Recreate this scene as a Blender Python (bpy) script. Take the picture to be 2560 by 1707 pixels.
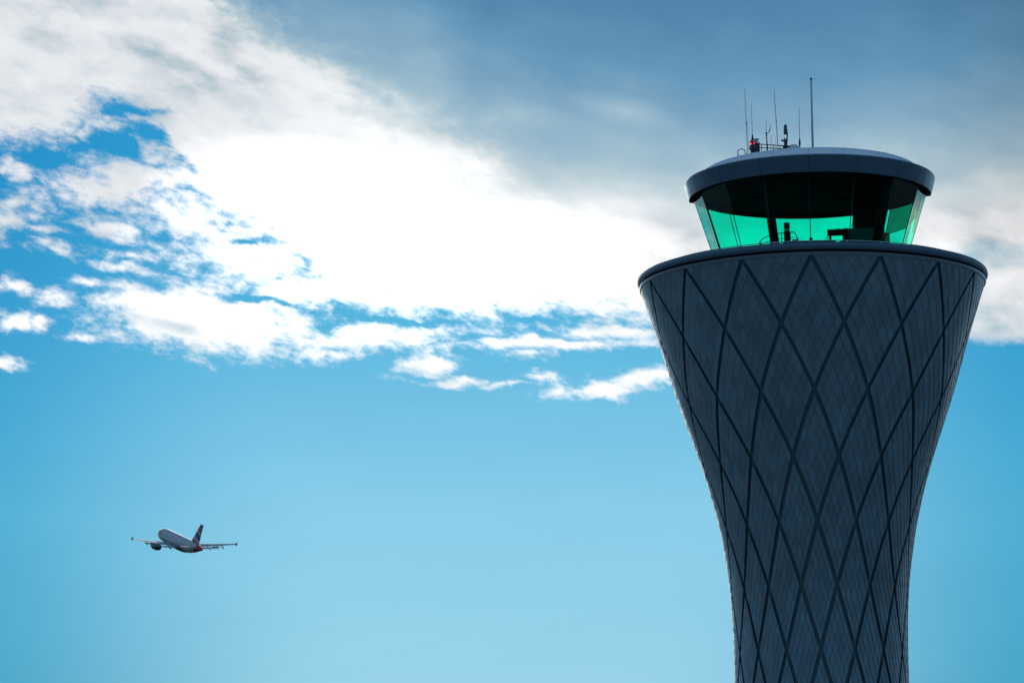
import bpy, bmesh, math, random
from mathutils import Vector, Matrix
random.seed(7)
for _o in list(bpy.data.objects): bpy.data.objects.remove(_o)
SC = bpy.context.scene
COL = SC.collection
R = math.radians
PI = math.pi
def s2l(c): return c/12.92 if c <= .04045 else ((c+.055)/1.055)**2.4
def rgb(r, g, b, k=1.0): return (s2l(r/255)*k, s2l(g/255)*k, s2l(b/255)*k, 1)

# ------------------------------------------------------------------ camera
CAM_Z = 1.7
RIGHT = Vector((0.9950344, 0.09921229, -0.00796603))
UP = Vector((0.02475027, -0.16911772, 0.98528504))
FWD = Vector((-0.09640519, 0.98058968, 0.17073348))
FPX = 7771.5                                   # focal length in photo pixels (2560 wide)
cd = bpy.data.cameras.new("camera"); cam = bpy.data.objects.new("camera", cd); COL.objects.link(cam)
cd.sensor_width = 36; cd.lens = FPX*36/2560; cd.clip_start = .5; cd.clip_end = 60000
cd.dof.use_dof = True; cd.dof.focus_distance = 208; cd.dof.aperture_fstop = 1.7
cam.matrix_world = Matrix(((RIGHT.x, UP.x, -FWD.x, 0), (RIGHT.y, UP.y, -FWD.y, 0), (RIGHT.z, UP.z, -FWD.z, CAM_Z), (0, 0, 0, 1)))
SC.camera = cam
SC.view_settings.view_transform = 'Standard'; SC.view_settings.look = 'None'
SC.view_settings.exposure = 0; SC.view_settings.gamma = 1

# ------------------------------------------------------------------ sky
SUN_AZ, SUN_EL = -8.5, 12.7                    # behind the bright cloud
K = 1.356                                      # sky unit: 1/1.356 degree
def sk(x, y):                                  # direction (in sky units) of a spot of the sky
    d = RIGHT*((x-12.8)/77.715) + UP*((8.535-y)/77.715) + FWD
    d.normalize()
    return math.degrees(math.atan2(d.x, d.y))*K, -math.degrees(math.asin(d.z))*K

world = bpy.data.worlds.new("World"); SC.world = world; world.use_nodes = True
NT = world.node_tree
for n in list(NT.nodes): NT.nodes.remove(n)
def nd(t, **kw):
    n = NT.nodes.new(t)
    for k, v in kw.items(): setattr(n, k, v)
    return n
def setin(sock, v):
    if hasattr(v, 'is_output') or isinstance(v, bpy.types.NodeSocket): NT.links.new(v, sock)
    else: sock.default_value = v
def mth(op, a, b=0.0, c=0.0, clamp=False):
    n = nd('ShaderNodeMath', operation=op); n.use_clamp = clamp
    setin(n.inputs[0], a); setin(n.inputs[1], b); setin(n.inputs[2], c); return n.outputs[0]
def vmt(op, a, b=None, c=None):
    n = nd('ShaderNodeVectorMath', operation=op); setin(n.inputs[0], a)
    if b is not None: setin(n.inputs[1], b)
    if c is not None: setin(n.inputs[2], c)
    return n.outputs['Value'] if op in ('LENGTH', 'DOT_PRODUCT', 'DISTANCE') else n.outputs[0]
def comb(x, y, z=0.0):
    n = nd('ShaderNodeCombineXYZ'); setin(n.inputs[0], x); setin(n.inputs[1], y); setin(n.inputs[2], z); return n.outputs[0]
def noise(vec, scale, detail=5, rough=.55, dist=0.0):
    n = nd('ShaderNodeTexNoise'); setin(n.inputs['Vector'], vec); n.inputs['Scale'].default_value = scale
    n.inputs['Detail'].default_value = detail; n.inputs['Roughness'].default_value = rough; n.inputs['Distortion'].default_value = dist
    return mth('SUBTRACT', n.outputs[0], .5)
def smooth(v, lo, hi):
    n = nd('ShaderNodeMapRange', interpolation_type='SMOOTHSTEP'); setin(n.inputs[0], v)
    n.inputs[1].default_value = lo; n.inputs[2].default_value = hi; n.inputs[3].default_value = 0; n.inputs[4].default_value = 1
    return n.outputs[0]
def mix(f, a, b):
    n = nd('ShaderNodeMix', data_type='RGBA'); setin(n.inputs[0], f); setin(n.inputs[6], a); setin(n.inputs[7], b); return n.outputs[2]
def ramp(v, lo, hi, stops):
    m = nd('ShaderNodeMapRange'); setin(m.inputs[0], v); m.inputs[1].default_value = lo; m.inputs[2].default_value = hi
    n = nd('ShaderNodeValToRGB'); NT.links.new(m.outputs[0], n.inputs[0]); e = n.color_ramp.elements
    st = [((p-lo)/(hi-lo), c) for p, c in stops]
    while len(e) < len(st): e.new(.5)
    for i, (p, c) in enumerate(st): e[i].position = p; e[i].color = c
    return n.outputs[0]
def curve(v, lo, hi, pts, vlo, vhi):           # piecewise curve of a value
    m = nd('ShaderNodeMapRange'); setin(m.inputs[0], v); m.inputs[1].default_value = lo; m.inputs[2].default_value = hi
    n = nd('ShaderNodeFloatCurve'); NT.links.new(m.outputs[0], n.inputs[1]); c = n.mapping.curves[0]
    P = [((x-lo)/(hi-lo), (y-vlo)/(vhi-vlo)) for x, y in pts]
    while len(c.points) < len(P): c.points.new(.5, .5)
    for i, (x, y) in enumerate(P): c.points[i].location = (x, y); c.points[i].handle_type = 'AUTO'
    n.mapping.update()
    return mth('MULTIPLY_ADD', n.outputs[0], vhi-vlo, vlo)

tc = nd('ShaderNodeTexCoord'); DIR = tc.outputs['Generated']
sx = nd('ShaderNodeSeparateXYZ'); NT.links.new(DIR, sx.inputs[0])
az = mth('MULTIPLY', mth('ARCTAN2', sx.outputs[0], sx.outputs[1]), 180/PI*K)
el = mth('MULTIPLY', mth('ARCSINE', sx.outputs[2]), -180/PI*K)
P0 = comb(az, el)
# streak-aligned coordinates for the cloud texture
rot = nd('ShaderNodeVectorRotate', rotation_type='Z_AXIS'); NT.links.new(P0, rot.inputs[0]); rot.inputs['Angle'].default_value = R(-16)
PS = vmt('MULTIPLY', rot.outputs[0], (.66, 1.25, 1))
warp_n = nd('ShaderNodeTexNoise'); NT.links.new(PS, warp_n.inputs['Vector']); warp_n.inputs['Scale'].default_value = .9
warp_n.inputs['Detail'].default_value = 4; warp_n.inputs['Roughness'].default_value = .6
wv = vmt('MULTIPLY', vmt('SUBTRACT', warp_n.outputs[1], (.5, .5, .5)), (1.5, .75, 0))
PW = vmt('ADD', P0, wv)                        # warped position
sepw = nd('ShaderNodeSeparateXYZ'); NT.links.new(PW, sepw.inputs[0])
n_big = noise(PS, .75, 3, .5)
n_mid = noise(vmt('ADD', PS, (11, 5, 3)), 1.7, 7, .62, .35)
n_fine = noise(vmt('ADD', PS, (3, 25, 9)), 5.0, 6, .62)

def at(x, y): return sk(x, y)
def pts_curve(L): return [(sk(x, y)[0], sk(x, y)[1]) for x, y in L]
LO, HI = sk(-6, 8)[0], sk(31, 8)[0]
# lower edge of the cloud bank
YB = curve(sepw.outputs[0], LO, HI, pts_curve([(-6, 4.0), (-2, 3.9), (0, 3.75), (1.3, 3.6), (1.9, 3.35), (2.4, 2.9), (3.3, 2.85), (3.9, 3.3), (4.4, 4.1), (5.0, 5.0), (5.8, 5.6), (6.8, 5.9),
        (7.6, 6.8), (8.4, 7.6), (10, 7.95), (12, 7.95), (14, 8.0), (16, 8.1), (18, 8.5), (22, 8.5), (24.3, 8.45), (25.6, 8.5), (28, 8.2), (31, 7.5)]), -26, 2)
FB = mth('MULTIPLY', mth('SUBTRACT', YB, sepw.outputs[1]), .85)
FB = mth('MULTIPLY', FB, mth('MULTIPLY_ADD', smooth(az, sk(19, 8)[0], sk(22, 8)[0]), 1.6, 1.0))
FB = mth('MINIMUM', FB, 1.3)
def blob(x, y, rx, ry, w, ang=0, src=PW):
    cx, cy = sk(x, y); c, s = math.cos(R(ang)), math.sin(R(ang))
    m = vmt('SUBTRACT', src, (cx, cy, 0))
    if ang:
        r = nd('ShaderNodeVectorRotate', rotation_type='Z_AXIS'); NT.links.new(m, r.inputs[0]); r.inputs['Angle'].default_value = R(-ang); m = r.outputs[0]
    l = vmt('LENGTH', vmt('MULTIPLY', m, (1/rx, 1/ry, 0)))
    return mth('MULTIPLY_ADD', l, -w, w)       # w at the centre, 0 on the rim, negative outside
BL = [(3.2, 4.55, 2.5, .72, .75, -8), (.5, 4.22, .55, .3, .8, 8), (2.5, 3.15, .62, .3, .95, 18), (3.8, 3.05, 1.0, .24, .55, 28), (4.5, 3.5, .9, .3, .5, 20), (3.9, 3.9, 1.0, .5, .5, 0), (.1, 5.05, 1.0, .22, .45, 3), (.1, 5.55, .95, .36, .5, -6),
      (2.95, 5.65, 1.15, .36, .7, 8), (1.15, 5.78, .42, .12, .4, 6), (1.35, 6.28, .55, .16, .45, 14), (3.2, 6.45, .95, .14, .4, 8), (3.1, 6.68, .85, .14, .5, 8), (.45, 7.16, .55, .24, .8, 4), (2.1, 7.08, .4, .13, .5, 8),
      (1.5, 7.48, .5, .22, .6, -8), (.4, 7.98, .6, .24, .6, -4), (.98, 8.1, .36, .16, .6, 0), (2.0, 8.42, .5, .12, .5, 5), (.1, 9.05, .45, .16, .6, 6), (2.95, 5.0, .9, .3, .4, 12),
      (5.2, 7.95, 3.0, .95, 1.1, 5), (3.6, 7.5, 1.3, .55, .8, 0), (6.2, 6.55, 2.1, .75, .6, 5), (4.7, 5.2, 1.6, .8, .55, 10), (7.6, 7.25, 2.2, .42, .7, 3), (5.6, 5.9, 1.6, .5, .4, 10),
      (9.2, 8.45, 2.9, .32, .6, -2), (8.0, 8.88, 1.0, .24, .6, -2), (10.7, 9.05, .95, .24, .75, 0), (11.2, 9.53, 1.0, .13, .6, 3), (13.6, 8.6, 3.0, .15, .65, 0), (14.9, 8.28, 1.9, .22, .6, 2),
      (15.0, 9.72, 1.5, .22, .8, -4), (16.2, 9.4, 1.4, .26, .9, -8), (13.6, 9.4, .5, .11, .5, 0), (12.8, 9.62, .9, .08, .4, -2), (13.2, 8.85, .5, .12, .4, 0)]
F = FB
for b in BL: F = mth('MAXIMUM', F, blob(*b))
HOLES = [(6.2, 7.46, 1.7, .16, .9, 2), (2.9, 3.5, .9, .34, 1.0, 35), (1.2, 3.95, 1.0, .28, .7, 5), (4.5, 2.82, .9, .2, .9, 8), (3.4, 2.75, .7, .2, .5, 8), (10.1, 8.12, .95, .16, .6, 0), (13.4, 8.1, .6, .12, .6, 0), (3.9, 3.3, .5, .3, .6, 30), (6.4, 6.1, .8, .14, .6, 3)]
for h in HOLES:
    F = mth('SUBTRACT', F, mth('MAXIMUM', blob(*h), 0.0))
# broken cumulus everywhere beyond the bank
far = smooth(mth('ABSOLUTE', mth('SUBTRACT', az, sk(12.8, 8)[0])), 15.5, 24)
gen = mth('ADD', mth('MULTIPLY', noise(vmt('MULTIPLY', P0, (.12, .3, 1)), 1.0, 4, .55), 3.2), .1)
F = mth('ADD', mth('MULTIPLY', F, mth('SUBTRACT', 1.0, far)), mth('MULTIPLY', gen, far))
edge_amp = smooth(F, 1.15, .5)
edge_amp = mth('MULTIPLY', edge_amp, mth('MULTIPLY_ADD', smooth(az, sk(19, 8)[0], sk(22, 8)[0]), -.65, 1.0))
F = mth('ADD', F, mth('MULTIPLY', mth('ADD', mth('MULTIPLY', n_mid, 1.75), mth('MULTIPLY', n_fine, .95)), edge_amp))
COV = mth('MULTIPLY', smooth(F, -.02, .42), smooth(F, -.35, .75))
COV = mth('POWER', smooth(F, -.30, .62), 1.25)

# clear blue of the gaps: deep near the top, pale below the sun
SUNP = sk(9.0, 4.6)
dsun = vmt('LENGTH', vmt('MULTIPLY', vmt('SUBTRACT', P0, (sk(12.6, 6)[0], SUNP[1], 0)), (1, .42, 0)))
clear_v = ramp(el, sk(8, -30)[1], sk(8, 19)[1], [(sk(8, -30)[1], rgb(20, 95, 165)), (sk(8, 0)[1], rgb(16, 140, 198)), (sk(8, 5)[1], rgb(34, 158, 211)), (sk(8, 8)[1], rgb(76, 177, 221)),
        (sk(8, 10)[1], rgb(108, 189, 226)), (sk(8, 13)[1], rgb(134, 202, 232)), (sk(8, 17)[1], rgb(149, 206, 232)), (sk(8, 19)[1], rgb(150, 206, 232))])
clear_d = ramp(el, sk(8, -30)[1], sk(8, 19)[1], [(sk(8, -30)[1], rgb(16, 80, 140)), (sk(8, 5)[1], rgb(4, 140, 200)), (sk(8, 10)[1], rgb(50, 160, 210)), (sk(8, 13)[1], rgb(70, 170, 211)), (sk(8, 19)[1], rgb(56, 156, 193))])
clear = mix(smooth(dsun, 5.5, 14.5), clear_v, clear_d)
sky = nd('ShaderNodeTexSky', sky_type='NISHITA'); sky.sun_disc = False; sky.sun_elevation = R(SUN_EL); sky.sun_rotation = R(SUN_AZ)
nish = vmt('MULTIPLY', sky.outputs[0], (.012, .03, .05))
clear = mix(.05, clear, nish)
hz_ = mth('MULTIPLY_ADD', noise(vmt('MULTIPLY', P0, (.25, .9, 1)), .8, 4, .6), .09, 1.0)
hzc = nd('ShaderNodeCombineXYZ'); [NT.links.new(hz_, hzc.inputs[i]) for i in range(3)]
clear = vmt('MULTIPLY', clear, hzc.outputs[0])

# cloud colour: white where the sun burns through, shading to steel blue higher up
YL = curve(sepw.outputs[0], LO, HI, pts_curve([(-6, 6.5), (0, 6.0), (2.5, 5.2), (3.6, 4.2), (4.5, 3.35), (6, 3.15), (7.6, 3.15), (9.4, 3.45), (10.6, 3.6), (11.6, 4.5), (12.8, 4.9), (15.6, 5.25), (17.4, 5.55), (20, 5.5), (22.5, 5.3), (25.6, 5.0), (31, 4.6)]), -30, 2)
H = mth('SUBTRACT', YL, el)
HN = mth('ADD', mth('MULTIPLY', n_big, 1.7), mth('MULTIPLY', n_mid, .42))
qd = mth('SUBTRACT', mth('SUBTRACT', az, sk(4.3, 0)[0]), mth('MULTIPLY', mth('SUBTRACT', el, sk(4.3, 0)[1]), 1.5))
qd = mth('ADD', qd, mth('ADD', mth('MULTIPLY', n_big, 4.2), mth('ADD', mth('MULTIPLY', n_mid, 3.2), mth('MULTIPLY', n_fine, .8))))
rgt = smooth(qd, .0, 3.4)
lft = mth('SUBTRACT', 1.0, rgt)
HL = mth('ADD', mth('MINIMUM', H, -.12), mth('MULTIPLY', mth('ADD', n_big, mth('MULTIPLY', n_mid, .9)), .5))
H = mth('ADD', H, mth('MULTIPLY', HN, .8))
H = mth('ADD', mth('MULTIPLY', H, rgt), mth('MULTIPLY', HL, lft))
for b in [(15.6, 2.75, 1.6, .45, 1.1, 14), (13.1, 2.9, 1.4, .4, .5, 5), (12.6, 1.4, 1.8, .6, .35, 10), (21.5, 3.9, 3, .9, .5, 0)]:
    H = mth('SUBTRACT', H, mth('MAXIMUM', blob(*b, src=P0), 0.0))
veil = ramp(H, -1.2, 6.5, [(-1.2, (1.2, 1.2, 1.2, 1)), (-.75, (1.0, 1.0, 1.0, 1)), (-.35, rgb(247, 248, 250)), (.0, rgb(233, 239, 242)), (.35, rgb(211, 224, 229)), (.8, rgb(186, 206, 216)), (1.4, rgb(160, 190, 207)), (2.4, rgb(133, 172, 198)), (3.6, rgb(101, 152, 187)), (5.0, rgb(86, 136, 173)), (6.5, rgb(74, 122, 160))])
# grey relief inside the white cloud, weakest around the sun
ds2 = vmt('LENGTH', vmt('MULTIPLY', vmt('SUBTRACT', P0, (sk(10.3, 5)[0], sk(10.3, 5.3)[1], 0)), (1, 1.7, 0)))
away = smooth(ds2, 3.4, 7.5)
relief = mth('ADD', mth('MULTIPLY', n_big, 1.5), mth('ADD', mth('MULTIPLY', n_mid, .75), mth('MULTIPLY', n_fine, .25)))
for b in [(3.7, 1.3, 1.3, .4, .62, 20), (4.9, 1.8, 1.1, .32, .6, 30), (6.3, 1.75, 1.5, .35, .6, 32), (5.6, .8, 1.0, .35, .5, 30), (7.8, 2.4, 1.2, .3, .5, 30), (1.0, .1, 3.5, .7, .3, 0), (2.5, 2.35, 1.6, .3, .2, 5), (24.2, 6.5, 2.4, .6, .75, 0), (24, 8.2, 2.6, .3, .3, 0), (23.5, 7.4, 4, 1.6, .3, 0), (8.3, 7.9, 2.5, .2, .5, 4), (4.2, 8.1, 1.6, .25, .5, 5), (17.2, 6.0, 1.2, .35, .12, 0), (20.5, 5.3, 5, .35, .25, 0)]:
    relief = mth('ADD', relief, mth('MAXIMUM', blob(*b, src=PW), 0.0))
gfac = mth('MULTIPLY', mth('MULTIPLY', mth('MULTIPLY_ADD', smooth(relief, -.35, .85), .85, .15), away), mth('MULTIPLY_ADD', smooth(H, -.1, .5), mth('MULTIPLY_ADD', lft, .8, -.9), 1.0))
grey = ramp(gfac, 0, 1, [(0, (1, 1, 1, 1)), (.3, rgb(243, 244, 246)), (.55, rgb(228, 231, 234)), (.8, rgb(200, 213, 220)), (1, rgb(170, 194, 206))])
body = vmt('MULTIPLY', veil, grey)
glow = mth('MULTIPLY_ADD', mth('MULTIPLY', smooth(ds2, 7.5, 1.0), smooth(H, .1, -1.0)), .9, 1.0)
gl = nd('ShaderNodeCombineXYZ'); [NT.links.new(glow, gl.inputs[i]) for i in range(3)]
body = vmt('MULTIPLY', body, gl.outputs[0])
edge = mth('MULTIPLY_ADD', smooth(mth('ABSOLUTE', mth('SUBTRACT', az, sk(11, 5)[0])), 10.5, 17), -.28, 1.0)
ed = nd('ShaderNodeCombineXYZ'); [NT.links.new(edge, ed.inputs[i]) for i in range(3)]
body = vmt('MULTIPLY', body, ed.outputs[0])
# thin edges of the small clouds stay bluish grey away from the sun
out_col = mix(COV, clear, body)
# sky far from the sun, behind the viewer, is darker
back = smooth(mth('ABSOLUTE', mth('SUBTRACT', az, SUNP[0])), 30, 130)
back_col = ramp(el, -75, 0, [(-75, rgb(124, 164, 194)), (-30, rgb(118, 158, 190)), (-8, rgb(84, 118, 146)), (0, rgb(66, 92, 112))])
out_col = mix(mth('MULTIPLY', back, .72), out_col, back_col)
bg = nd('ShaderNodeBackground'); NT.links.new(out_col, bg.inputs[0]); bg.inputs[1].default_value = 1.0
wo = nd('ShaderNodeOutputWorld'); NT.links.new(bg.outputs[0], wo.inputs[0])

sd = bpy.data.lights.new("sun", 'SUN'); sd.energy = .6; sd.angle = R(26); sd.color = (1, .93, .82)
sun = bpy.data.objects.new("sun", sd); COL.objects.link(sun)
_d = Vector((math.sin(R(SUN_AZ))*math.cos(R(SUN_EL)), math.cos(R(SUN_AZ))*math.cos(R(SUN_EL)), math.sin(R(SUN_EL))))
sun.rotation_euler = (-_d).to_track_quat('-Z', 'Y').to_euler()

# ------------------------------------------------------------------ materials
def material(name, base, rough=.5, metal=0.0, spec=.5, emit=None, estr=0, coat=0):
    m = bpy.data.materials.new(name); m.use_nodes = True; b = m.node_tree.nodes['Principled BSDF']
    b.inputs['Base Color'].default_value = (*base, 1); b.inputs['Roughness'].default_value = rough
    b.inputs['Metallic'].default_value = metal; b.inputs['Specular IOR Level'].default_value = spec; b.inputs['Coat Weight'].default_value = coat
    if emit: b.inputs['Emission Color'].default_value = (*emit, 1); b.inputs['Emission Strength'].default_value = estr
    return m
def vary(m, scale=3.0, amount=.25, rscale=None, rough=(.3, .5), island=0.0, bump=0.0):
    """weathering: noise and per-panel differences in tone"""
    t = m.node_tree; b = t.nodes['Principled BSDF']; base = tuple(b.inputs['Base Color'].default_value)
    c = t.nodes.new('ShaderNodeTexCoord'); n = t.nodes.new('ShaderNodeTexNoise'); t.links.new(c.outputs['Object'], n.inputs['Vector'])
    n.inputs['Scale'].default_value = scale; n.inputs['Detail'].default_value = 6; n.inputs['Roughness'].default_value = .6
    mr = t.nodes.new('ShaderNodeMapRange'); t.links.new(n.outputs[0], mr.inputs[0]); mr.inputs[1].default_value = .3; mr.inputs[2].default_value = .7
    mr.inputs[3].default_value = 1-amount; mr.inputs[4].default_value = 1+amount
    v = mr.outputs[0]
    if island:
        g = t.nodes.new('ShaderNodeNewGeometry'); m2 = t.nodes.new('ShaderNodeMapRange'); t.links.new(g.outputs['Random Per Island'], m2.inputs[0])
        m2.inputs[3].default_value = 1-island; m2.inputs[4].default_value = 1+island
        mu = t.nodes.new('ShaderNodeMath'); mu.operation = 'MULTIPLY'; t.links.new(v, mu.inputs[0]); t.links.new(m2.outputs[0], mu.inputs[1]); v = mu.outputs[0]
    vm = t.nodes.new('ShaderNodeVectorMath'); vm.operation = 'SCALE'; vm.inputs[0].default_value = base[:3]; t.links.new(v, vm.inputs['Scale'])
    t.links.new(vm.outputs[0], b.inputs['Base Color'])
    r = t.nodes.new('ShaderNodeMapRange'); t.links.new(n.outputs[0], r.inputs[0]); r.inputs[1].default_value = .3; r.inputs[2].default_value = .7
    r.inputs[3].default_value = rough[0]; r.inputs[4].default_value = rough[1]; t.links.new(r.outputs[0], b.inputs['Roughness'])
    if bump:
        bn = t.nodes.new('ShaderNodeBump'); n2 = t.nodes.new('ShaderNodeTexNoise'); t.links.new(c.outputs['Object'], n2.inputs['Vector']); n2.inputs['Scale'].default_value = scale*.8
        bn.inputs['Distance'].default_value = bump; t.links.new(n2.outputs[0], bn.inputs['Height']); t.links.new(bn.outputs[0], b.inputs['Normal'])
    return m
M = {}
M['clad'] = vary(material('zinc_cladding', (.108, .168, .204), .42, .45, .6), .22, .11, rough=(.26, .38), island=.16, bump=.006)
M['groove'] = vary(material('dark_recess', (.030, .072, .096), .55, .1), .8, .1, rough=(.45, .6))
M['rim'] = vary(material('rim_metal', (.050, .105, .145), .4, .5), .6, .06, rough=(.32, .48))
M['black'] = material('black_gap', (.006, .008, .012), .8)
M['fascia'] = vary(material('fascia_metal', (.075, .135, .190), .3, .85), .25, .08, rough=(.3, .4), island=.10, bump=.0)
M['roof'] = vary(material('roof_metal', (.72, .76, .84), .45, .3), .5, .04, rough=(.4, .55), island=.05)
M['soffit'] = vary(material('soffit', (.003, .004, .005), .8, 0, .05), 2, .2, rough=(.6, .8))
M['steel'] = vary(material('galvanised_steel', (.42, .48, .52), .45, .0), 6, .1, rough=(.35, .5))
M['darksteel'] = vary(material('dark_steel', (.02, .028, .036), .5, .2), 6, .2, rough=(.4, .6))
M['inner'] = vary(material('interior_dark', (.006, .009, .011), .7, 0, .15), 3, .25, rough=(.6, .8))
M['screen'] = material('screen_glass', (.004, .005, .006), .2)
M['alu'] = vary(material('rail_alloy', (.30, .32, .33), .35, .8), 5, .1, rough=(.3, .4))
M['white'] = vary(material('weathered_white', (.55, .58, .6), .5), 5, .1, rough=(.4, .6))
M['redlamp'] = material('red_lamp', (.6, .01, .02), .2, emit=(1, .012, .05), estr=1.2)
M['redlens'] = material('red_lens', (.35, .02, .03), .15, emit=(1, .02, .05), estr=.15)
M['radome'] = vary(material('grey_radome', (.045, .07, .09), .5), 5, .12, rough=(.4, .6))
M['grass'] = vary(material('airfield_grass', (.045, .075, .03), .9), .05, .35, rough=(.8, .95))
M['bounce'] = vary(material('bounce_concrete', (.45, .45, .43), .85), .2, .12, rough=(.75, .9))  # pale tone set to throw light back up at the cladding

def glass(name, col, refl=.9, power=3.2, base=.05):
    m = bpy.data.materials.new(name); m.use_nodes = True; t = m.node_tree; [t.nodes.remove(n) for n in list(t.nodes)]
    o = t.nodes.new('ShaderNodeOutputMaterial'); mx = t.nodes.new('ShaderNodeMixShader'); tr = t.nodes.new('ShaderNodeBsdfTransparent'); gl = t.nodes.new('ShaderNodeBsdfGlossy')
    tr.inputs[0].default_value = (*col, 1); gl.inputs['Roughness'].default_value = .015; gl.inputs[0].default_value = (.92, .97, .84, 1)
    lw = t.nodes.new('ShaderNodeLayerWeight'); lw.inputs[0].default_value = .5
    p = t.nodes.new('ShaderNodeMath'); p.operation = 'POWER'; t.links.new(lw.outputs['Facing'], p.inputs[0]); p.inputs[1].default_value = power
    q = t.nodes.new('ShaderNodeMath'); q.operation = 'MULTIPLY_ADD'; t.links.new(p.outputs[0], q.inputs[0]); q.inputs[1].default_value = refl; q.inputs[2].default_value = base; q.use_clamp = True
    t.links.new(q.outputs[0], mx.inputs[0]); t.links.new(tr.outputs[0], mx.inputs[1]); t.links.new(gl.outputs[0], mx.inputs[2]); t.links.new(mx.outputs[0], o.inputs[0])
    return m
M['glass'] = glass('green_tinted_glass', (.045, .915, .70), 1.0, 4.0, .003)
M['balustrade'] = glass('clear_glass', (.86, .93, .9), .6, 5.0, .03)
M['blind'] = glass('smoked_blind_film', (.10, .26, .22), .1, 5, .01)

# ------------------------------------------------------------------ mesh helpers
def link(name, bm, mat, parent=None, smooth=False, angle=None):
    me = bpy.data.meshes.new(name); bmesh.ops.recalc_face_normals(bm, faces=bm.faces); bm.to_mesh(me); bm.free()
    o = bpy.data.objects.new(name, me); COL.objects.link(o)
    for mm in (mat if isinstance(mat, (list, tuple)) else [mat]): me.materials.append(mm)
    if parent: o.parent = parent
    if smooth:
        for p in me.polygons: p.use_smooth = True
        if angle:
            bpy.context.view_layer.objects.active = o
            me.set_sharp_from_angle(angle=R(angle))
    return o
def tag(o, label=None, cat=None, group=None, kind=None):
    for k, v in (('label', label), ('category', cat), ('group', group), ('kind', kind)):
        if v: o[k] = v
    return o
def empty(name, loc, parent=None):
    o = bpy.data.objects.new(name, None); COL.objects.link(o); o.location = loc; o.empty_display_size = .3
    if parent: o.parent = parent
    return o
def box(bm, c, s, rz=0.0, rx=0.0, ry=0.0):
    r = bmesh.ops.create_cube(bm, size=1)
    m = Matrix.Translation(c) @ Matrix.Rotation(rz, 4, 'Z') @ Matrix.Rotation(ry, 4, 'Y') @ Matrix.Rotation(rx, 4, 'X') @ Matrix.Diagonal((*s, 1))
    bmesh.ops.transform(bm, matrix=m, verts=r['verts']); return r['verts']
def bevel_all(bm, w, seg=2):
    bmesh.ops.bevel(bm, geom=list(bm.edges), offset=w, segments=seg, affect='EDGES', profile=.6)
def tube(bm, pts, rads, seg=10, caps=True, closed=False):
    pts = [Vector(p) for p in pts]
    if not hasattr(rads, '__len__'): rads = [rads]*len(pts)
    rings = []; n = len(pts); ref = None
    for i, p in enumerate(pts):
        if closed: d = pts[(i+1) % n]-pts[i-1]
        else: d = pts[min(i+1, n-1)]-pts[max(i-1, 0)]
        d.normalize()
        if ref is None: ref = Vector((0, 0, 1)) if abs(d.z) < .9 else Vector((1, 0, 0))
        u = d.cross(ref)
        if u.length < 1e-4: ref = Vector((0, 1, 0)); u = d.cross(ref)
        u.normalize(); v = d.cross(u); ref = -v if (-v).dot(ref) > 0 else v
        rings.append([bm.verts.new(p+(u*math.cos(a)+v*math.sin(a))*rads[i]) for a in [2*PI*k/seg for k in range(seg)]])
    m = n if closed else n-1
    for i in range(m):
        A, B = rings[i], rings[(i+1) % n]
        for k in range(seg): bm.faces.new((A[k], A[(k+1) % seg], B[(k+1) % seg], B[k]))
    if caps and not closed:
        bm.faces.new(rings[0]); bm.faces.new(rings[-1])
def lathe(bm, prof, seg=96, closed=False, c=(0, 0), a0=0.0, a1=2*PI):
    full = abs(a1-a0-2*PI) < 1e-6; n = seg if full else seg+1
    rings = []
    for r, z in prof:
        if r < 1e-6: rings.append([bm.verts.new((c[0], c[1], z))]); continue
        rings.append([bm.verts.new((c[0]+r*math.sin(a0+(a1-a0)*k/seg), c[1]-r*math.cos(a0+(a1-a0)*k/seg), z)) for k in range(n)])
    pr = list(zip(rings, rings[1:])) + ([(rings[-1], rings[0])] if closed else [])
    for A, B in pr:
        for k in range(seg):
            k2 = (k+1) % n
            if len(A) == 1 and len(B) == 1: continue
            if len(A) == 1: bm.faces.new((A[0], B[k2], B[k]))
            elif len(B) == 1: bm.faces.new((A[k], A[k2], B[0]))
            else: bm.faces.new((A[k], A[k2], B[k2], B[k]))
def lift_back(bm):
    for v in bm.verts:
        if v.co.z < 48.75:
            t = min(max((v.co.y+.3)/2.5, 0), 1); v.co.z += .40*t*t*(3-2*t)
def pol(r, th, z=0.0):                         # th in degrees, 0 faces the viewer
    return Vector((r*math.sin(R(th)), -r*math.cos(R(th)), z))

# ------------------------------------------------------------------ ground
bm = bmesh.new(); bmesh.ops.create_circle(bm, cap_ends=True, segments=96, radius=20000)
tag(link('ground', bm, M['grass']), kind='structure')
bm = bmesh.new()
box(bm, (0, 190, .002), (900, 520, .004))  # out-of-view slab, enlarged to bounce light onto the tower from below
tag(link('bounce_apron', bm, M['bounce']), kind='structure')

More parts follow.
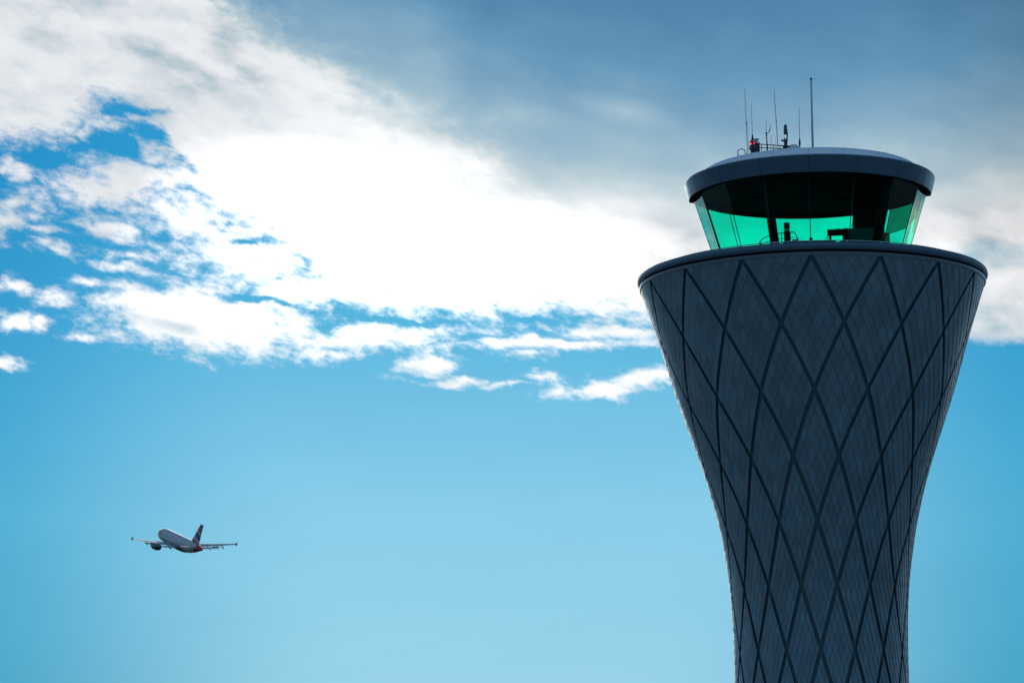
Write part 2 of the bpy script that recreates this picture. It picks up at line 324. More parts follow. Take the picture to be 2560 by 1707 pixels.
# ------------------------------------------------------------------ control tower
TD = 213.32
tower = empty('control_tower', (0, TD, 0))
tag(tower, 'tall flared air traffic control tower clad in dark diamond panels with a green glazed cab', 'control tower')
PR = [(-.5, 7.6), (3, 6.95), (6, 6.5), (9, 6.15), (12, 5.92), (14.7, 5.86), (16.8, 5.87), (19.6, 5.94), (22.1, 6.15), (24.5, 6.53), (27, 7.06), (29.2, 7.68), (31.5, 8.45), (33.9, 9.32),
      (35.6, 9.83), (37.3, 10.33), (38.8, 10.80), (40.1, 11.22), (42.2, 11.93)]
def _slopes(P):
    return [((P[min(i+1, len(P)-1)][1]-P[max(i-1, 0)][1])/(P[min(i+1, len(P)-1)][0]-P[max(i-1, 0)][0])) for i in range(len(P))]
_S = _slopes(PR)
def prof_raw(z):
    for i in range(len(PR)-1):
        if z <= PR[i+1][0] or i == len(PR)-2:
            z0, r0 = PR[i]; z1, r1 = PR[i+1]; h = z1-z0; t = (z-z0)/h
            return (2*t**3-3*t*t+1)*r0+(t**3-2*t*t+t)*h*_S[i]+(-2*t**3+3*t*t)*r1+(t**3-t*t)*h*_S[i+1]
def prof(z):                                   # smoothed
    return sum(prof_raw(z+d)*w for d, w in ((-1.6, 1), (-.8, 2), (0, 3), (.8, 2), (1.6, 1)))/9 if z < 40.4 else prof_raw(z)
Z0, DZ = 42.06, 4.2308
def surf(th, row, off=0.0):
    z = Z0-DZ*row; r = prof(z)+off
    return pol(r, th, z)
bm = bmesh.new()
lathe(bm, [(prof(z)-.14, z) for z in [i*.7 for i in range(0, 60)]]+[(prof(42.1)-.14, 42.12)], 96)
link('shaft_core', bm, M['groove'], tower, True)
bm = bmesh.new(); NSUB = 6
for row in range(-1, 10):
    for k in range(16):
        tht = (k+(.5 if row % 2 else 0))*22.5
        zc = Z0-DZ*(row+1); rr = prof(max(zc, 0)); w = rr*R(22.5)
        L = math.hypot(w/2, DZ); perp = w*DZ/L; ins = .128/perp; gap = .007/perp
        def Pt(a, b, off): return surf(tht+(b-a)*11.25, row+a+b, off)
        for i in range(NSUB):
            for j in range(NSUB):
                a0, a1 = i/NSUB, (i+1)/NSUB; b0, b1 = j/NSUB, (j+1)/NSUB
                a0 += ins if i == 0 else gap; a1 -= ins if i == NSUB-1 else gap
                b0 += ins if j == 0 else gap; b1 -= ins if j == NSUB-1 else gap
                q = [(a0, b0), (a1, b0), (a1, b1), (a0, b1)]
                if row == -1:
                    if i+j < 5: continue
                    if i+j == 5: q = [(a1, 1.004-a1), (a1, b1), (1.004-b1, b1)]
                if row+a1+b1 > 9.95: continue
                t1, t2 = random.uniform(-.006, .006), random.uniform(-.006, .006)
                f = []
                for (a, b) in q:
                    lift = .012+.030*((a-i/NSUB)*NSUB*.75+(b-j/NSUB)*NSUB*.25)+t1*(a-i/NSUB)*NSUB+t2*(b-j/NSUB)*NSUB
                    f.append((bm.verts.new(Pt(a, b, lift)), bm.verts.new(Pt(a, b, -.06))))
                bm.faces.new([v[0] for v in f])
                n = len(f)
                for e in range(n): bm.faces.new((f[e][0], f[e][1], f[(e+1) % n][1], f[(e+1) % n][0]))
link('cladding', bm, M['clad'], tower)
bm = bmesh.new()
lathe(bm, [(11.4, 42.02), (11.96, 42.02), (11.98, 42.06), (11.99, 42.24), (11.9, 42.27), (11.4, 42.27)], 128)
link('collar', bm, M['clad'], tower, True, 30)
bm = bmesh.new(); lathe(bm, [(11.3, 42.2), (11.62, 42.2), (11.62, 42.5), (11.3, 42.5)], 96); link('shadow_gap', bm, M['black'], tower, True, 30)
bm = bmesh.new()
lathe(bm, [(11.3, 42.42), (11.98, 42.40), (12.07, 42.44), (12.12, 42.53), (12.13, 42.66), (12.09, 42.80), (11.98, 42.90), (11.84, 42.93), (11.4, 42.94), (11.35, 42.7)], 160)
link('parapet', bm, M['rim'], tower, True, 40)
bm = bmesh.new(); lathe(bm, [(11.4, 42.62), (5.0, 42.66), (0, 42.66)], 64); link('gallery_deck', bm, M['groove'], tower)
# handrail with posts and glass
bm = bmesh.new()
tube(bm, [pol(11.1, a*3.0, 43.16) for a in range(120)], .032, 8, closed=True); link('handrail', bm, M['steel'], tower, True)
for i in range(29):
    bm = bmesh.new(); a = i*360/29
    box(bm, pol(11.17, a, 42.95), (.075, .05, .40), R(a)); box(bm, pol(11.09, a, 43.12), (.09, .12, .05), R(a))
    link('post', bm, M['white'], tower)
bm = bmesh.new(); lathe(bm, [(11.08, 42.9), (11.08, 43.12)], 112); link('glass_screen', bm, M['balustrade'], tower)

# cab: sixteen panes leaning outward
ZB, ZT = 43.55, 48.98
def rg(z): return 8.17-.318*(48.72-z)
CR = 1/math.cos(R(11.25))*.995
def gp(k, z, off=0.0): return pol((rg(z)+off), k*22.5, z)
for k in range(16):
    bm = bmesh.new(); g = .012
    for s in (0, .03):
        A, B = gp(k, ZB, -s), gp(k+1, ZB, -s); C_, D_ = gp(k+1, ZT, -s), gp(k, ZT, -s)
        u = (B-A).normalized()*g; f = [bm.verts.new(p) for p in (A+u, B-u, C_-u, D_+u)]
        if s == 0: bm.faces.new(f)
    bmesh.ops.delete(bm, geom=[v for v in bm.verts if not v.link_faces], context='VERTS')
    link('window_pane', bm, M['glass'], tower)
for k in range(16):
    bm = bmesh.new()
    w = .12 if k == 13 else .05
    tube(bm, [gp(k, ZB, -.03-w*.3), gp(k, ZT, -.03-w*.3)], w*.62, 8); link('mullion', bm, M['darksteel'], tower, True)
bm = bmesh.new(); lathe(bm, [(rg(ZB)*1.0+.05, 42.6), (rg(ZB)+.06, ZB+.04), (rg(ZB)-.2, ZB+.04), (rg(ZB)-.2, 42.6)], 16); link('window_sill', bm, M['rim'], tower)
# leaning structural columns just inside the glass
for th, wd in ((-22.5, .36), (45, .40)):
    bm = bmesh.new(); a = R(th)
    pts = [pol(rg(43.3)-.42, th, 43.3), pol(rg(49.0)-.42, th, 49.0)]
    tube(bm, pts, wd*.80, 16); link('column', bm, M['inner'], tower, True)
# floor, ceiling, core
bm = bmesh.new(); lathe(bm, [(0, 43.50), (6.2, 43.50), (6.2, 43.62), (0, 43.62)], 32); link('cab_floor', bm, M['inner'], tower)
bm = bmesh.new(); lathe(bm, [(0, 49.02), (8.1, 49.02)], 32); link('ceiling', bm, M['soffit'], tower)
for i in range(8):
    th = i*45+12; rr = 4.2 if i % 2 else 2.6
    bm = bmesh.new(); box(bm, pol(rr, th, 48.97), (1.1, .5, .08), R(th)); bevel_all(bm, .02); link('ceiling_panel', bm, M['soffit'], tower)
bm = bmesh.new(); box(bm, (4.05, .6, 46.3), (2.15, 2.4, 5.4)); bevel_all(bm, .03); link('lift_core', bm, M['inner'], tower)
# roller blinds of smoked film inside the far and side panes
def blind(k0, f0, f1, z0, z1):
    bm = bmesh.new(); off = -.18
    def q(f, z): return gp(k0, z, off).lerp(gp(k0+1, z, off), f)
    bm.faces.new([bm.verts.new(p) for p in (q(f0, z0), q(f1, z0), q(f1, z1), q(f0, z1))]); link('roller_blind', bm, M['blind'], tower)
blind(6, .05, .95, 45.6, 48.97); blind(4, .04, .96, 46.9, 48.97); blind(3, .1, .95, 47.2, 48.97); blind(5, .04, .96, 46.7, 48.97)

# canopy fascia
for k in range(16):
    bm = bmesh.new(); a0, a1 = k*22.5+.09, (k+1)*22.5-.09
    lathe(bm, [(8.37, 48.40), (8.43, 48.44), (8.71, 49.52), (8.68, 49.60), (8.50, 49.60), (8.3, 48.5)], 6, True, a0=R(a0), a1=R(a1)); lift_back(bm)
    link('fascia_panel', bm, M['fascia'], tower, True, 30)
bm = bmesh.new(); lathe(bm, [(8.16, 48.60), (8.20, 48.40), (8.30, 48.36), (8.38, 48.37), (8.40, 48.43), (8.55, 49.5), (8.0, 49.56)], 96); lift_back(bm); link('soffit_ring', bm, M['soffit'], tower, True, 30)
bm = bmesh.new(); lathe(bm, [(8.5, 49.53), (7.9, 49.6), (7.5, 49.7)], 96); link('gutter', bm, M['rim'], tower, True)
for k in range(20):
    bm = bmesh.new(); a0, a1 = k*18+.05, (k+1)*18-.05
    lathe(bm, [(7.92, 49.62), (7.86, 49.84), (7.72, 50.08), (7.50, 50.27), (7.2, 50.40), (6.6, 50.52), (5.0, 50.72), (2.5, 50.84), (.1, 50.86)], 5, a0=R(a0), a1=R(a1))
    link('roof_panel', bm, M['roof'], tower, True, 40)
bm = bmesh.new(); lathe(bm, [(7.86, 49.60), (7.66, 50.04), (7.46, 50.22), (7.18, 50.35), (5, 50.67), (0, 50.8)], 80); link('roof_deck', bm, M['darksteel'], tower, True)

# ------------------------------------------------------------------ things on the roof (world = tower + local)
def roofz(x, y):
    r = math.hypot(x, y); P = [(0, 50.86), (2.5, 50.84), (5, 50.72), (6.6, 50.52), (7.2, 50.40)]
    for (r0, z0), (r1, z1) in zip(P, P[1:]):
        if r <= r1: return z0+(z1-z0)*(r-r0)/(r1-r0)-.015
    return 50.3
YR = -3.0
def thing(name, x, y, z, label, cat, group=None):
    o = empty(name, (x, TD+y, z)); tag(o, label, cat, group); return o
def antenna(xb, xt, zt, label, joint=None, boot=None, rad=.017, y=YR):
    zb = roofz(xb, y); t = thing('whip_antenna', xb, y, zb, label, 'antenna', 'whip antennas on the cab roof'); h = zt-zb; lx = xt-xb
    bm = bmesh.new(); tube(bm, [(0, 0, 0), (lx*.5, 0, h*.5), (lx, 0, h)], [rad, rad*.9, rad*.55], 8); link('rod', bm, M['darksteel'], t, True)
    bm = bmesh.new(); tube(bm, [(0, 0, 0), (0, 0, .03), (0, 0, .031), (0, 0, .12)], [.1, .1, .05, .04], 12); link('base', bm, M['darksteel'], t)
    if joint:
        f = (joint-zb)/h; bm = bmesh.new(); tube(bm, [(lx*f, 0, joint-zb-.09), (lx*f, 0, joint-zb-.04), (lx*f, 0, joint-zb+.04), (lx*f, 0, joint-zb+.09)], [.02, .038, .038, .02], 8); link('joint', bm, M['darksteel'], t, True)
    if boot:
        b0, b1 = boot; f0, f1 = (b0-zb)/h, (b1-zb)/h; bm = bmesh.new()
        tube(bm, [(lx*f0*.2, 0, 0), (lx*f0, 0, b0-zb), (lx*(f0+.02), 0, b0-zb+.06), (lx*f1, 0, b1-zb-.12), (lx*f1, 0, b1-zb)], [.045, .05, .085, .055, .022], 10); link('boot', bm, M['darksteel'], t, True)
    return t
antenna(-4.19, -4.30, 55.71, 'leftmost tall whip antenna with a small joint halfway up, beside the cable loop', 53.22, rad=.022)
antenna(-4.11, -4.17, 53.66, 'thin short rod standing right against the leftmost tall antenna', rad=.014, y=-2.6)
antenna(-3.82, -3.853, 54.63, 'medium whip antenna with a thick dark boot rising behind the red beacon', boot=(51.95, 52.4), rad=.018, y=-3.25)
antenna(-2.06, -2.262, 55.48, 'tall whip antenna leaning left with a joint halfway, above the ladder rail', 53.36, rad=.024)
antenna(-.595, -.574, 54.26, 'lone whip antenna with dark boot between the cylindrical antenna and the big mast', boot=(51.55, 52.05), rad=.02)
antenna(-2.61, -2.61, 52.22, 'very short thin rod just right of the wind vane pole, shortest of three', rad=.012)
antenna(-2.50, -2.504, 52.45, 'very short thin rod in the middle behind the ladder rail, tallest of three', rad=.012)
antenna(-2.22, -2.229, 52.28, 'very short thin rod just left of the tall leaning antenna', rad=.012)
# mast
t = thing('mast', .30, YR, roofz(.3, YR), 'thick pale grey pole, tallest thing on the roof, with a rounded cap', 'mast'); zb = roofz(.3, YR)
bm = bmesh.new(); tube(bm, [(0, 0, 0), (0, 0, 2.8), (0, 0, 5.38)], [.082, .076, .070], 16); link('pole', bm, M['steel'], t, True)
bm = bmesh.new(); tube(bm, [(0, 0, 5.36), (0, 0, 5.40), (0, 0, 5.47), (0, 0, 5.51), (0, 0, 5.53)], [.06, .09, .088, .05, .01], 14); link('cap', bm, M['darksteel'], t, True)
bm = bmesh.new(); tube(bm, [(0, 0, 0), (0, 0, .03), (0, 0, .032), (0, 0, .2)], [.16, .16, .085, .08], 14); link('base', bm, M['steel'], t)
# wind vane pole
zb = roofz(-2.83, YR)
t = thing('wind_vane', -2.83, YR, zb, 'thin pole with a crosspiece, a spike and a tilted blade like a wind vane', 'wind vane')
bm = bmesh.new(); tube(bm, [(0, 0, 0), (-.01, 0, .9), (-.034, 0, 52.5-zb)], [.05, .045, .035], 10); link('pole', bm, M['darksteel'], t, True)
bm = bmesh.new(); tube(bm, [(-.034, 0, 52.45-zb), (-.038, 0, 53.54-zb)], [.016, .010], 8); link('spike', bm, M['darksteel'], t, True)
bm = bmesh.new(); tube(bm, [(-.15, 0, 52.53-zb), (-.034, 0, 52.47-zb), (.08, 0, 52.52-zb)], [.02, .045, .02], 8); tube(bm, [(-.034, 0, 52.3-zb), (-.034, 0, 52.5-zb)], [.05, .03], 8); link('crosspiece', bm, M['darksteel'], t, True)
bm = bmesh.new()
tube(bm, [(.06, 0, 52.5-zb), (.15, 0, 52.56-zb), (.19, 0, 52.68-zb), (.27, 0, 53.1-zb)], [.018, .028, .032, .012], 8); link('blade', bm, M['darksteel'], t, True)
# cylindrical antenna on bracket
zb = roofz(-1.55, YR)
t = thing('panel_antenna', -1.55, YR, zb, 'stubby dark cylinder antenna on a knobbly bracket, centre of the roof', 'antenna')
bm = bmesh.new(); tube(bm, [(-.01, 0, 52.36-zb), (-.01, 0, 52.42-zb), (.005, 0, 52.95-zb), (.02, 0, 53.03-zb), (.02, 0, 53.07-zb)], [.10, .125, .115, .085, .03], 18); link('radome', bm, M['radome'], t, True)
bm = bmesh.new(); tube(bm, [(.09, 0, 52.75-zb), (.13, 0, 52.2-zb)], [.045, .05], 10); tube(bm, [(.1, 0, 52.3-zb), (.05, 0, 51.9-zb)], .022, 8); tube(bm, [(.13, 0, 52.3-zb), (.12, 0, 51.9-zb)], .02, 8); link('stay', bm, M['darksteel'], t, True)
bm = bmesh.new(); tube(bm, [(0, 0, 0), (0, 0, .55), (-.01, 0, .8), (.01, 0, 51.95-zb)], [.20, .12, .11, .14], 14)
box(bm, (-.22, 0, 51.93-zb), (.2, .14, .1), ry=R(25)); box(bm, (-.08, 0, 52.02-zb), (.1, .1, .16)); box(bm, (.08, 0, 52.0-zb), (.13, .2, .14)); link('bracket', bm, M['darksteel'], t)
bm = bmesh.new(); box(bm, (.02, 0, .70), (.46, .4, .1)); box(bm, (.25, .05, .74), (.22, .1, .05)); link('mount_plate', bm, M['darksteel'], t)
# obstruction light
zb = roofz(-3.72, YR)
t = thing('obstruction_light', -3.72, YR, zb, 'red warning beacon lit at the left end of the ladder rail', 'beacon')
bm = bmesh.new(); tube(bm, [(-.09, 0, .62), (-.09, 0, .66), (-.09, 0, .9), (-.09, 0, .98)], [.25, .27, .25, .18], 18); link('housing', bm, M['radome'], t, True)
bm = bmesh.new(); tube(bm, [(-.12, -.02, .98), (-.12, -.02, 1.02), (-.12, -.02, 1.09), (-.12, -.02, 1.13)], [.13, .155, .155, .12], 18); link('lamp', bm, M['redlamp'], t, True)
bm = bmesh.new(); tube(bm, [(-.12, 0, 1.13), (-.12, 0, 1.15), (-.12, 0, 1.19)], [.2, .21, .18], 18); link('guard', bm, M['darksteel'], t, True)
bm = bmesh.new(); tube(bm, [(-.16, 0, 1.19), (-.16, 0, 1.28), (-.16, 0, 1.33)], [.13, .13, .06], 16); link('upper_lens', bm, M['redlens'], t, True)
bm = bmesh.new(); box(bm, (.14, .02, 1.16), (.28, .24, .34)); bevel_all(bm, .03); link('lamp_box', bm, M['steel'], t)
bm = bmesh.new(); tube(bm, [(.14, 0, 1.33), (.14, 0, 1.38), (.14, 0, 1.40)], [.20, .20, .12], 16); link('lid', bm, M['white'], t, True)
bm = bmesh.new(); box(bm, (.05, 0, .50), (.62, .4, .24)); box(bm, (.2, 0, .8), (.3, .3, .5)); [box(bm, (x, y, .2), (.06, .06, .42)) for x in (-.2, .3) for y in (-.15, .15)]; link('stand', bm, M['darksteel'], t)
# ladder like rail
zb = roofz(-2.6, YR)
t = thing('roof_railing', -2.6, YR, zb, 'low dark ladder-like rail running between the red beacon and the cylinder antenna', 'railing')
bm = bmesh.new(); tube(bm, [(-.95, 0, 51.74-zb), (.95, 0, 51.55-zb)], .032, 8); link('top_rail', bm, M['darksteel'], t, True)
bm = bmesh.new(); tube(bm, [(-.95, 0, 51.50-zb), (.95, 0, 51.33-zb)], .032, 8); link('lower_rail', bm, M['darksteel'], t, True)
for x in (-.93, -.78, -.62, -.2, .22, .66, .85):
    bm = bmesh.new(); zt = 51.645-x*.1-zb+(.14 if x == -.78 else .05); tube(bm, [(x, 0, 0), (x, 0, zt)], .04 if x == -.78 else .026, 8); link('post', bm, M['darksteel'], t, True)
for x in (-.4, .1, .5):
    bm = bmesh.new(); tube(bm, [(x, 0, .3), (x+.15, .3, .0)], .02, 6); tube(bm, [(x, 0, 51.3-zb-x*.1), (x, 0, .3)], .02, 6); link('brace', bm, M['darksteel'], t, True)
# cable loop
zb = roofz(-4.6, YR)
t = thing('cable_loop', -4.6, YR, zb, 'black hoop of cable arching from the roof, leftmost item up there', 'cable')
bm = bmesh.new(); c = Vector((-.02, 0, 51.20-zb))
tube(bm, [(-.05, 0, .05), (-.22, 0, .34)]+[c+Vector((.26*math.cos(a), 0, .22*math.sin(a))) for a in [PI*1.02-PI*1.05*i/14 for i in range(15)]]+[(.30, 0, .38), (.40, 0, .34)], .030, 8); link('cable', bm, M['darksteel'], t, True)
bm = bmesh.new(); box(bm, (.36, 0, .20), (.16, .14, .42)); link('clamp', bm, M['darksteel'], t)
bm = bmesh.new(); tube(bm, [(-.28, 0, 0), (-.28, 0, 51.2-zb)], .014, 6); link('stake', bm, M['darksteel'], t)
# low dome vent
t = thing('roof_vent', -1.0, YR, roofz(-1, YR), 'low pale rounded cap just right of the cylinder antenna', 'vent')
bm = bmesh.new(); lathe(bm, [(.34, 0), (.34, .62), (.32, .70), (.24, .79), (.12, .83), (0, .84)], 24); link('hood', bm, M['white'], t, True, 40)
bm = bmesh.new(); lathe(bm, [(.42, .0), (.42, .05), (.3, .05)], 24); link('flange', bm, M['darksteel'], t)

# ------------------------------------------------------------------ things inside the cab
FZ = 43.62
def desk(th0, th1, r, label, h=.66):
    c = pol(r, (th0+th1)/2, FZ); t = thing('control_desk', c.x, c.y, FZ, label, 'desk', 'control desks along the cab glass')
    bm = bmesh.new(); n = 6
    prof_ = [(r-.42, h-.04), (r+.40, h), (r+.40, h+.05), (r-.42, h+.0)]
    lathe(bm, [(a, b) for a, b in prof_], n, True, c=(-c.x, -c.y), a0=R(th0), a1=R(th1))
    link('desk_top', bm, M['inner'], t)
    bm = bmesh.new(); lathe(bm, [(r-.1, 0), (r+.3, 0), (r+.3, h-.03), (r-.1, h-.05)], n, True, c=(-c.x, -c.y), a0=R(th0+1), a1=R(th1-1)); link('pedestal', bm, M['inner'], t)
    return t
desk(-58, -24, 5.1, 'dark desk behind the left front panes, with papers and a headset'); desk(-20, 18, 5.1, 'dark desk behind the middle front panes below the cylinder lamp'); desk(22, 58, 5.1, 'dark desk behind the right front panes below the dim partition')
def monitor(x, y, z, w, h, rz, label, tilt=0, foot=.25):
    t = thing('monitor', x, y, z, label, 'monitor', 'screens on the cab desks'); t.rotation_euler.z = rz
    bm = bmesh.new(); box(bm, (0, 0, foot+h/2), (w, .06, h), rx=tilt); bevel_all(bm, .012); link('casing', bm, M['inner'], t)
    bm = bmesh.new(); box(bm, (0, .034, foot+h/2), (w*.92, .006, h*.86), rx=tilt); link('screen', bm, M['screen'], t)
    bm = bmesh.new(); box(bm, (0, 0, .01), (w*.45, .2, .02)); box(bm, (0, -.02, foot*.6), (.06, .04, foot*1.2)); link('foot', bm, M['inner'], t)
    return t
DT = FZ+.70
# tall instrument with drum lamp
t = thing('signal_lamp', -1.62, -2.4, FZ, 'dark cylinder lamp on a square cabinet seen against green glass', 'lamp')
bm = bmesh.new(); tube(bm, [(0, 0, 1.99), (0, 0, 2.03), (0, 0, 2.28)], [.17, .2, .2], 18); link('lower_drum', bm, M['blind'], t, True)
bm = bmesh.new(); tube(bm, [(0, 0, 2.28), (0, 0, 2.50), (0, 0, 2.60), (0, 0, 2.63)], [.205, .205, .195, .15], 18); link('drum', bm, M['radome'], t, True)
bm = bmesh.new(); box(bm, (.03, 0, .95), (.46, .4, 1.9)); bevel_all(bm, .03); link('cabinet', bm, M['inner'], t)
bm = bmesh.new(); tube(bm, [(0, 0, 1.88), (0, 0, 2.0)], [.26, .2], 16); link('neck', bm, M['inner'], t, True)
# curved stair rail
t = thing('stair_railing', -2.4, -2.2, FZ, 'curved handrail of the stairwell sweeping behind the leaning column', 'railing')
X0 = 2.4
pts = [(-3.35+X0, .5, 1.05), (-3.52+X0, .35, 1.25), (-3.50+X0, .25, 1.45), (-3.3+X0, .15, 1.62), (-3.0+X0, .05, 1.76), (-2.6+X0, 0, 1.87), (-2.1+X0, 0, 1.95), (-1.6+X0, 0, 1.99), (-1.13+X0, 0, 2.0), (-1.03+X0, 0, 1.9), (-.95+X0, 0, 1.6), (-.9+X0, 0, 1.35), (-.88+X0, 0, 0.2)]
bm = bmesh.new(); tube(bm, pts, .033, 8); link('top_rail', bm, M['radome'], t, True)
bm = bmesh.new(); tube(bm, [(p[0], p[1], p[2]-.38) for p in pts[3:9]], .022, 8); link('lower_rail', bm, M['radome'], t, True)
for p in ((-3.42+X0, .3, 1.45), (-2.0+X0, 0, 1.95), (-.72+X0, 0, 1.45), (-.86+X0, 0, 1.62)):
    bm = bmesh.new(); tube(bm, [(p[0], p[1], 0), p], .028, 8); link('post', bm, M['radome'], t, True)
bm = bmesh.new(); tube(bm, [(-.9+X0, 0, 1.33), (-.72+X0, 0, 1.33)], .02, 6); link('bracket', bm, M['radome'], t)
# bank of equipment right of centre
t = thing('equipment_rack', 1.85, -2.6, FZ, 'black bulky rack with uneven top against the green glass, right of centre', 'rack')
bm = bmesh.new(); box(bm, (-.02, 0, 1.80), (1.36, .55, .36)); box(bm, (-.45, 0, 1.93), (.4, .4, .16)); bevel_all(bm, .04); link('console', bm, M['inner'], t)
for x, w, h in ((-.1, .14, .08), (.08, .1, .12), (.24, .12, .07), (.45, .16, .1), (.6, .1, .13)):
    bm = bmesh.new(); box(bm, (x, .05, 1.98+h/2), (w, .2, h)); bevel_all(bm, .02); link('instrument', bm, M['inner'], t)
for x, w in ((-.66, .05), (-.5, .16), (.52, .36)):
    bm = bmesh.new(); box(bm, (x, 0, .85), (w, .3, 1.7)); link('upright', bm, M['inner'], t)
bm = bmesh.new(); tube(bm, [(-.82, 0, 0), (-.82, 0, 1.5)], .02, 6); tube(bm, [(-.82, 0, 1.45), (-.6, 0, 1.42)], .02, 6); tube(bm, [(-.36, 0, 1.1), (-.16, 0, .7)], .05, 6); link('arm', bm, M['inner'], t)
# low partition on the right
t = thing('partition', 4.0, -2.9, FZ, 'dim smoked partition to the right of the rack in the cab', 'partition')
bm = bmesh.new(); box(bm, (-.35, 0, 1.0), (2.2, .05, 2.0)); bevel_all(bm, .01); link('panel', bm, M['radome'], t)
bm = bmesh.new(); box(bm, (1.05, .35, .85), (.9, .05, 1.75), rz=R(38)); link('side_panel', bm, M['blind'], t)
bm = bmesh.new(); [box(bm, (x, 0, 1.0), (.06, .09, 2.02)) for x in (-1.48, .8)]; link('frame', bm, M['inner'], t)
# small things on the desks
t = thing('desk_phone', -3.3, -4.0, DT, 'small jagged dark handset propped on the left desk', 'phone')
bm = bmesh.new(); box(bm, (0, 0, .05), (.36, .25, .09), rx=R(8)); bevel_all(bm, .01); link('body', bm, M['inner'], t)
bm = bmesh.new(); box(bm, (-.1, 0, .16), (.09, .22, .16), ry=R(-30)); bevel_all(bm, .02); link('handset', bm, M['inner'], t)
monitor(-1.05, -5.0, DT, .42, .16, R(10), 'low flat screen on the middle desk right of the cylinder lamp', .1, .05)
monitor(-2.4, -4.55, DT, .5, .18, R(20), 'low flat screen on the left desk beside the leaning column', .1, .04)
monitor(.02, -5.1, DT, .22, .2, 0, 'tiny upright screen on the middle desk at the centre joint', 0, .08)
monitor(-3.85, -3.45, DT, .3, .12, R(40), 'lowest flat screen at the far left of the left desk', .2, .03)

# ------------------------------------------------------------------ airliner
PY, PX, PZ = 917.136, -.20804646, .11195499
h_, p_, b_ = R(-35.2040437), R(16.08306552), R(.18851879)
Fv = Vector((math.sin(h_)*math.cos(p_), math.cos(h_)*math.cos(p_), math.sin(p_))); L0 = Vector((-math.cos(h_), math.sin(h_), 0)); U0 = Fv.cross(L0)
Lv = L0*math.cos(b_)+U0*math.sin(b_); Uv = Fv.cross(Lv)
plane = empty('airliner', (0, 0, 0)); loc = Vector((PX*PY, PY, PZ*PY))
plane.matrix_world = Matrix(((Fv.x, Lv.x, Uv.x, loc.x), (Fv.y, Lv.y, Uv.y, loc.y), (Fv.z, Lv.z, Uv.z, loc.z), (0, 0, 0, 1)))
tag(plane, 'white twin-engine airliner with a dark blue belly and red, white and blue fin climbing away', 'airliner')
def zonemat(name, top, low, zcut, red=None, rough=.35):
    m = material(name, top, rough, 0, .5, coat=.3); t = m.node_tree; b = t.nodes['Principled BSDF']
    c = t.nodes.new('ShaderNodeTexCoord'); sp = t.nodes.new('ShaderNodeSeparateXYZ'); t.links.new(c.outputs['Object'], sp.inputs[0])
    ma = t.nodes.new('ShaderNodeMath'); ma.operation = 'GREATER_THAN'; t.links.new(sp.outputs[2], ma.inputs[0]); ma.inputs[1].default_value = zcut
    mx = t.nodes.new('ShaderNodeMix'); mx.data_type = 'RGBA'; t.links.new(ma.outputs[0], mx.inputs[0]); mx.inputs[6].default_value = (*low, 1); mx.inputs[7].default_value = (*top, 1)
    out = mx.outputs[2]
    if red:                                    # red rear end, sweeping forward with height
        s2 = t.nodes.new('ShaderNodeMath'); s2.operation = 'MULTIPLY_ADD'; t.links.new(sp.outputs[2], s2.inputs[0]); s2.inputs[1].default_value = red[1]; t.links.new(sp.outputs[0], s2.inputs[2])
        g = t.nodes.new('ShaderNodeMath'); g.operation = 'LESS_THAN'; t.links.new(s2.outputs[0], g.inputs[0]); g.inputs[1].default_value = red[0]
        m3 = t.nodes.new('ShaderNodeMix'); m3.data_type = 'RGBA'; t.links.new(g.outputs[0], m3.inputs[0]); t.links.new(out, m3.inputs[6]); m3.inputs[7].default_value = (.42, .02, .06, 1); out = m3.outputs[2]
    t.links.new(out, b.inputs['Base Color']); return m
WHT, NVY = (.44, .46, .50), (.012, .035, .12)
M['fus'] = zonemat('fuselage_paint', WHT, NVY, -1.35, (-12.6, .55), .5)
M['wing'] = vary(material('wing_paint', (.24, .25, .29), .5), .6, .08, rough=(.35, .45))
M['navy'] = material('navy_paint', NVY, .3, coat=.3); M['redp'] = material('red_paint', (.42, .02, .05), .35, coat=.3); M['whitep'] = material('white_paint', WHT, .35, coat=.3)
M['finw'] = material('fin_paint', (.5, .52, .56), .35); M['nozzle'] = material('engine_nozzle', (.03, .03, .035), .5, .6)
D1, D2 = 1.6, 2.1
bm = bmesh.new(); st = [(18.8, .03, -.45), (18.6, .32, -.42), (18.1, .72, -.36), (17.2, 1.18, -.24), (16.0, 1.58, -.10), (14.6, 1.85, -.02), (13.0, 1.97, 0), (10, 1.98, 0), (4, 1.98, 0), (-4, 1.98, 0), (-8, 1.96, .02), (-10.5, 1.82, .16), (-13, 1.50, .40), (-15, 1.13, .62), (-16.8, .74, .78), (-18.1, .42, .86), (-18.7, .22, .88)]
st = [(x-D1 if x > 0 else x+D2 if x < -4 else x, r, z) for x, r, z in st]
rings = []
for x, r, z in st: rings.append([bm.verts.new((x, r*math.cos(a), z+r*1.03*math.sin(a))) for a in [2*PI*k/40 for k in range(40)]])
for A, B in zip(rings, rings[1:]):
    for k in range(40): bm.faces.new((A[k], A[(k+1) % 40], B[(k+1) % 40], B[k]))
bm.faces.new(rings[0]); bm.faces.new(rings[-1]); fus = link('fuselage', bm, M['fus'], plane, True)
bm = bmesh.new()                                # belly fairing
rr = []
for x, w, zb_ in [(6.5, .3, -1.7), (5.2, 1.5, -2.15), (3, 2.05, -2.4), (-1, 2.1, -2.45), (-4, 1.9, -2.35), (-6, 1.2, -2.1), (-7.2, .3, -1.75)]:
    rr.append([bm.verts.new((x, w*math.cos(a), -1.3+(zb_+1.3)*math.sin(a))) for a in [PI*k/12 for k in range(13)]])
for A, B in zip(rr, rr[1:]):
    for k in range(12): bm.faces.new((A[k], A[k+1], B[k+1], B[k]))
link('belly_fairing', bm, M['navy'], plane, True)
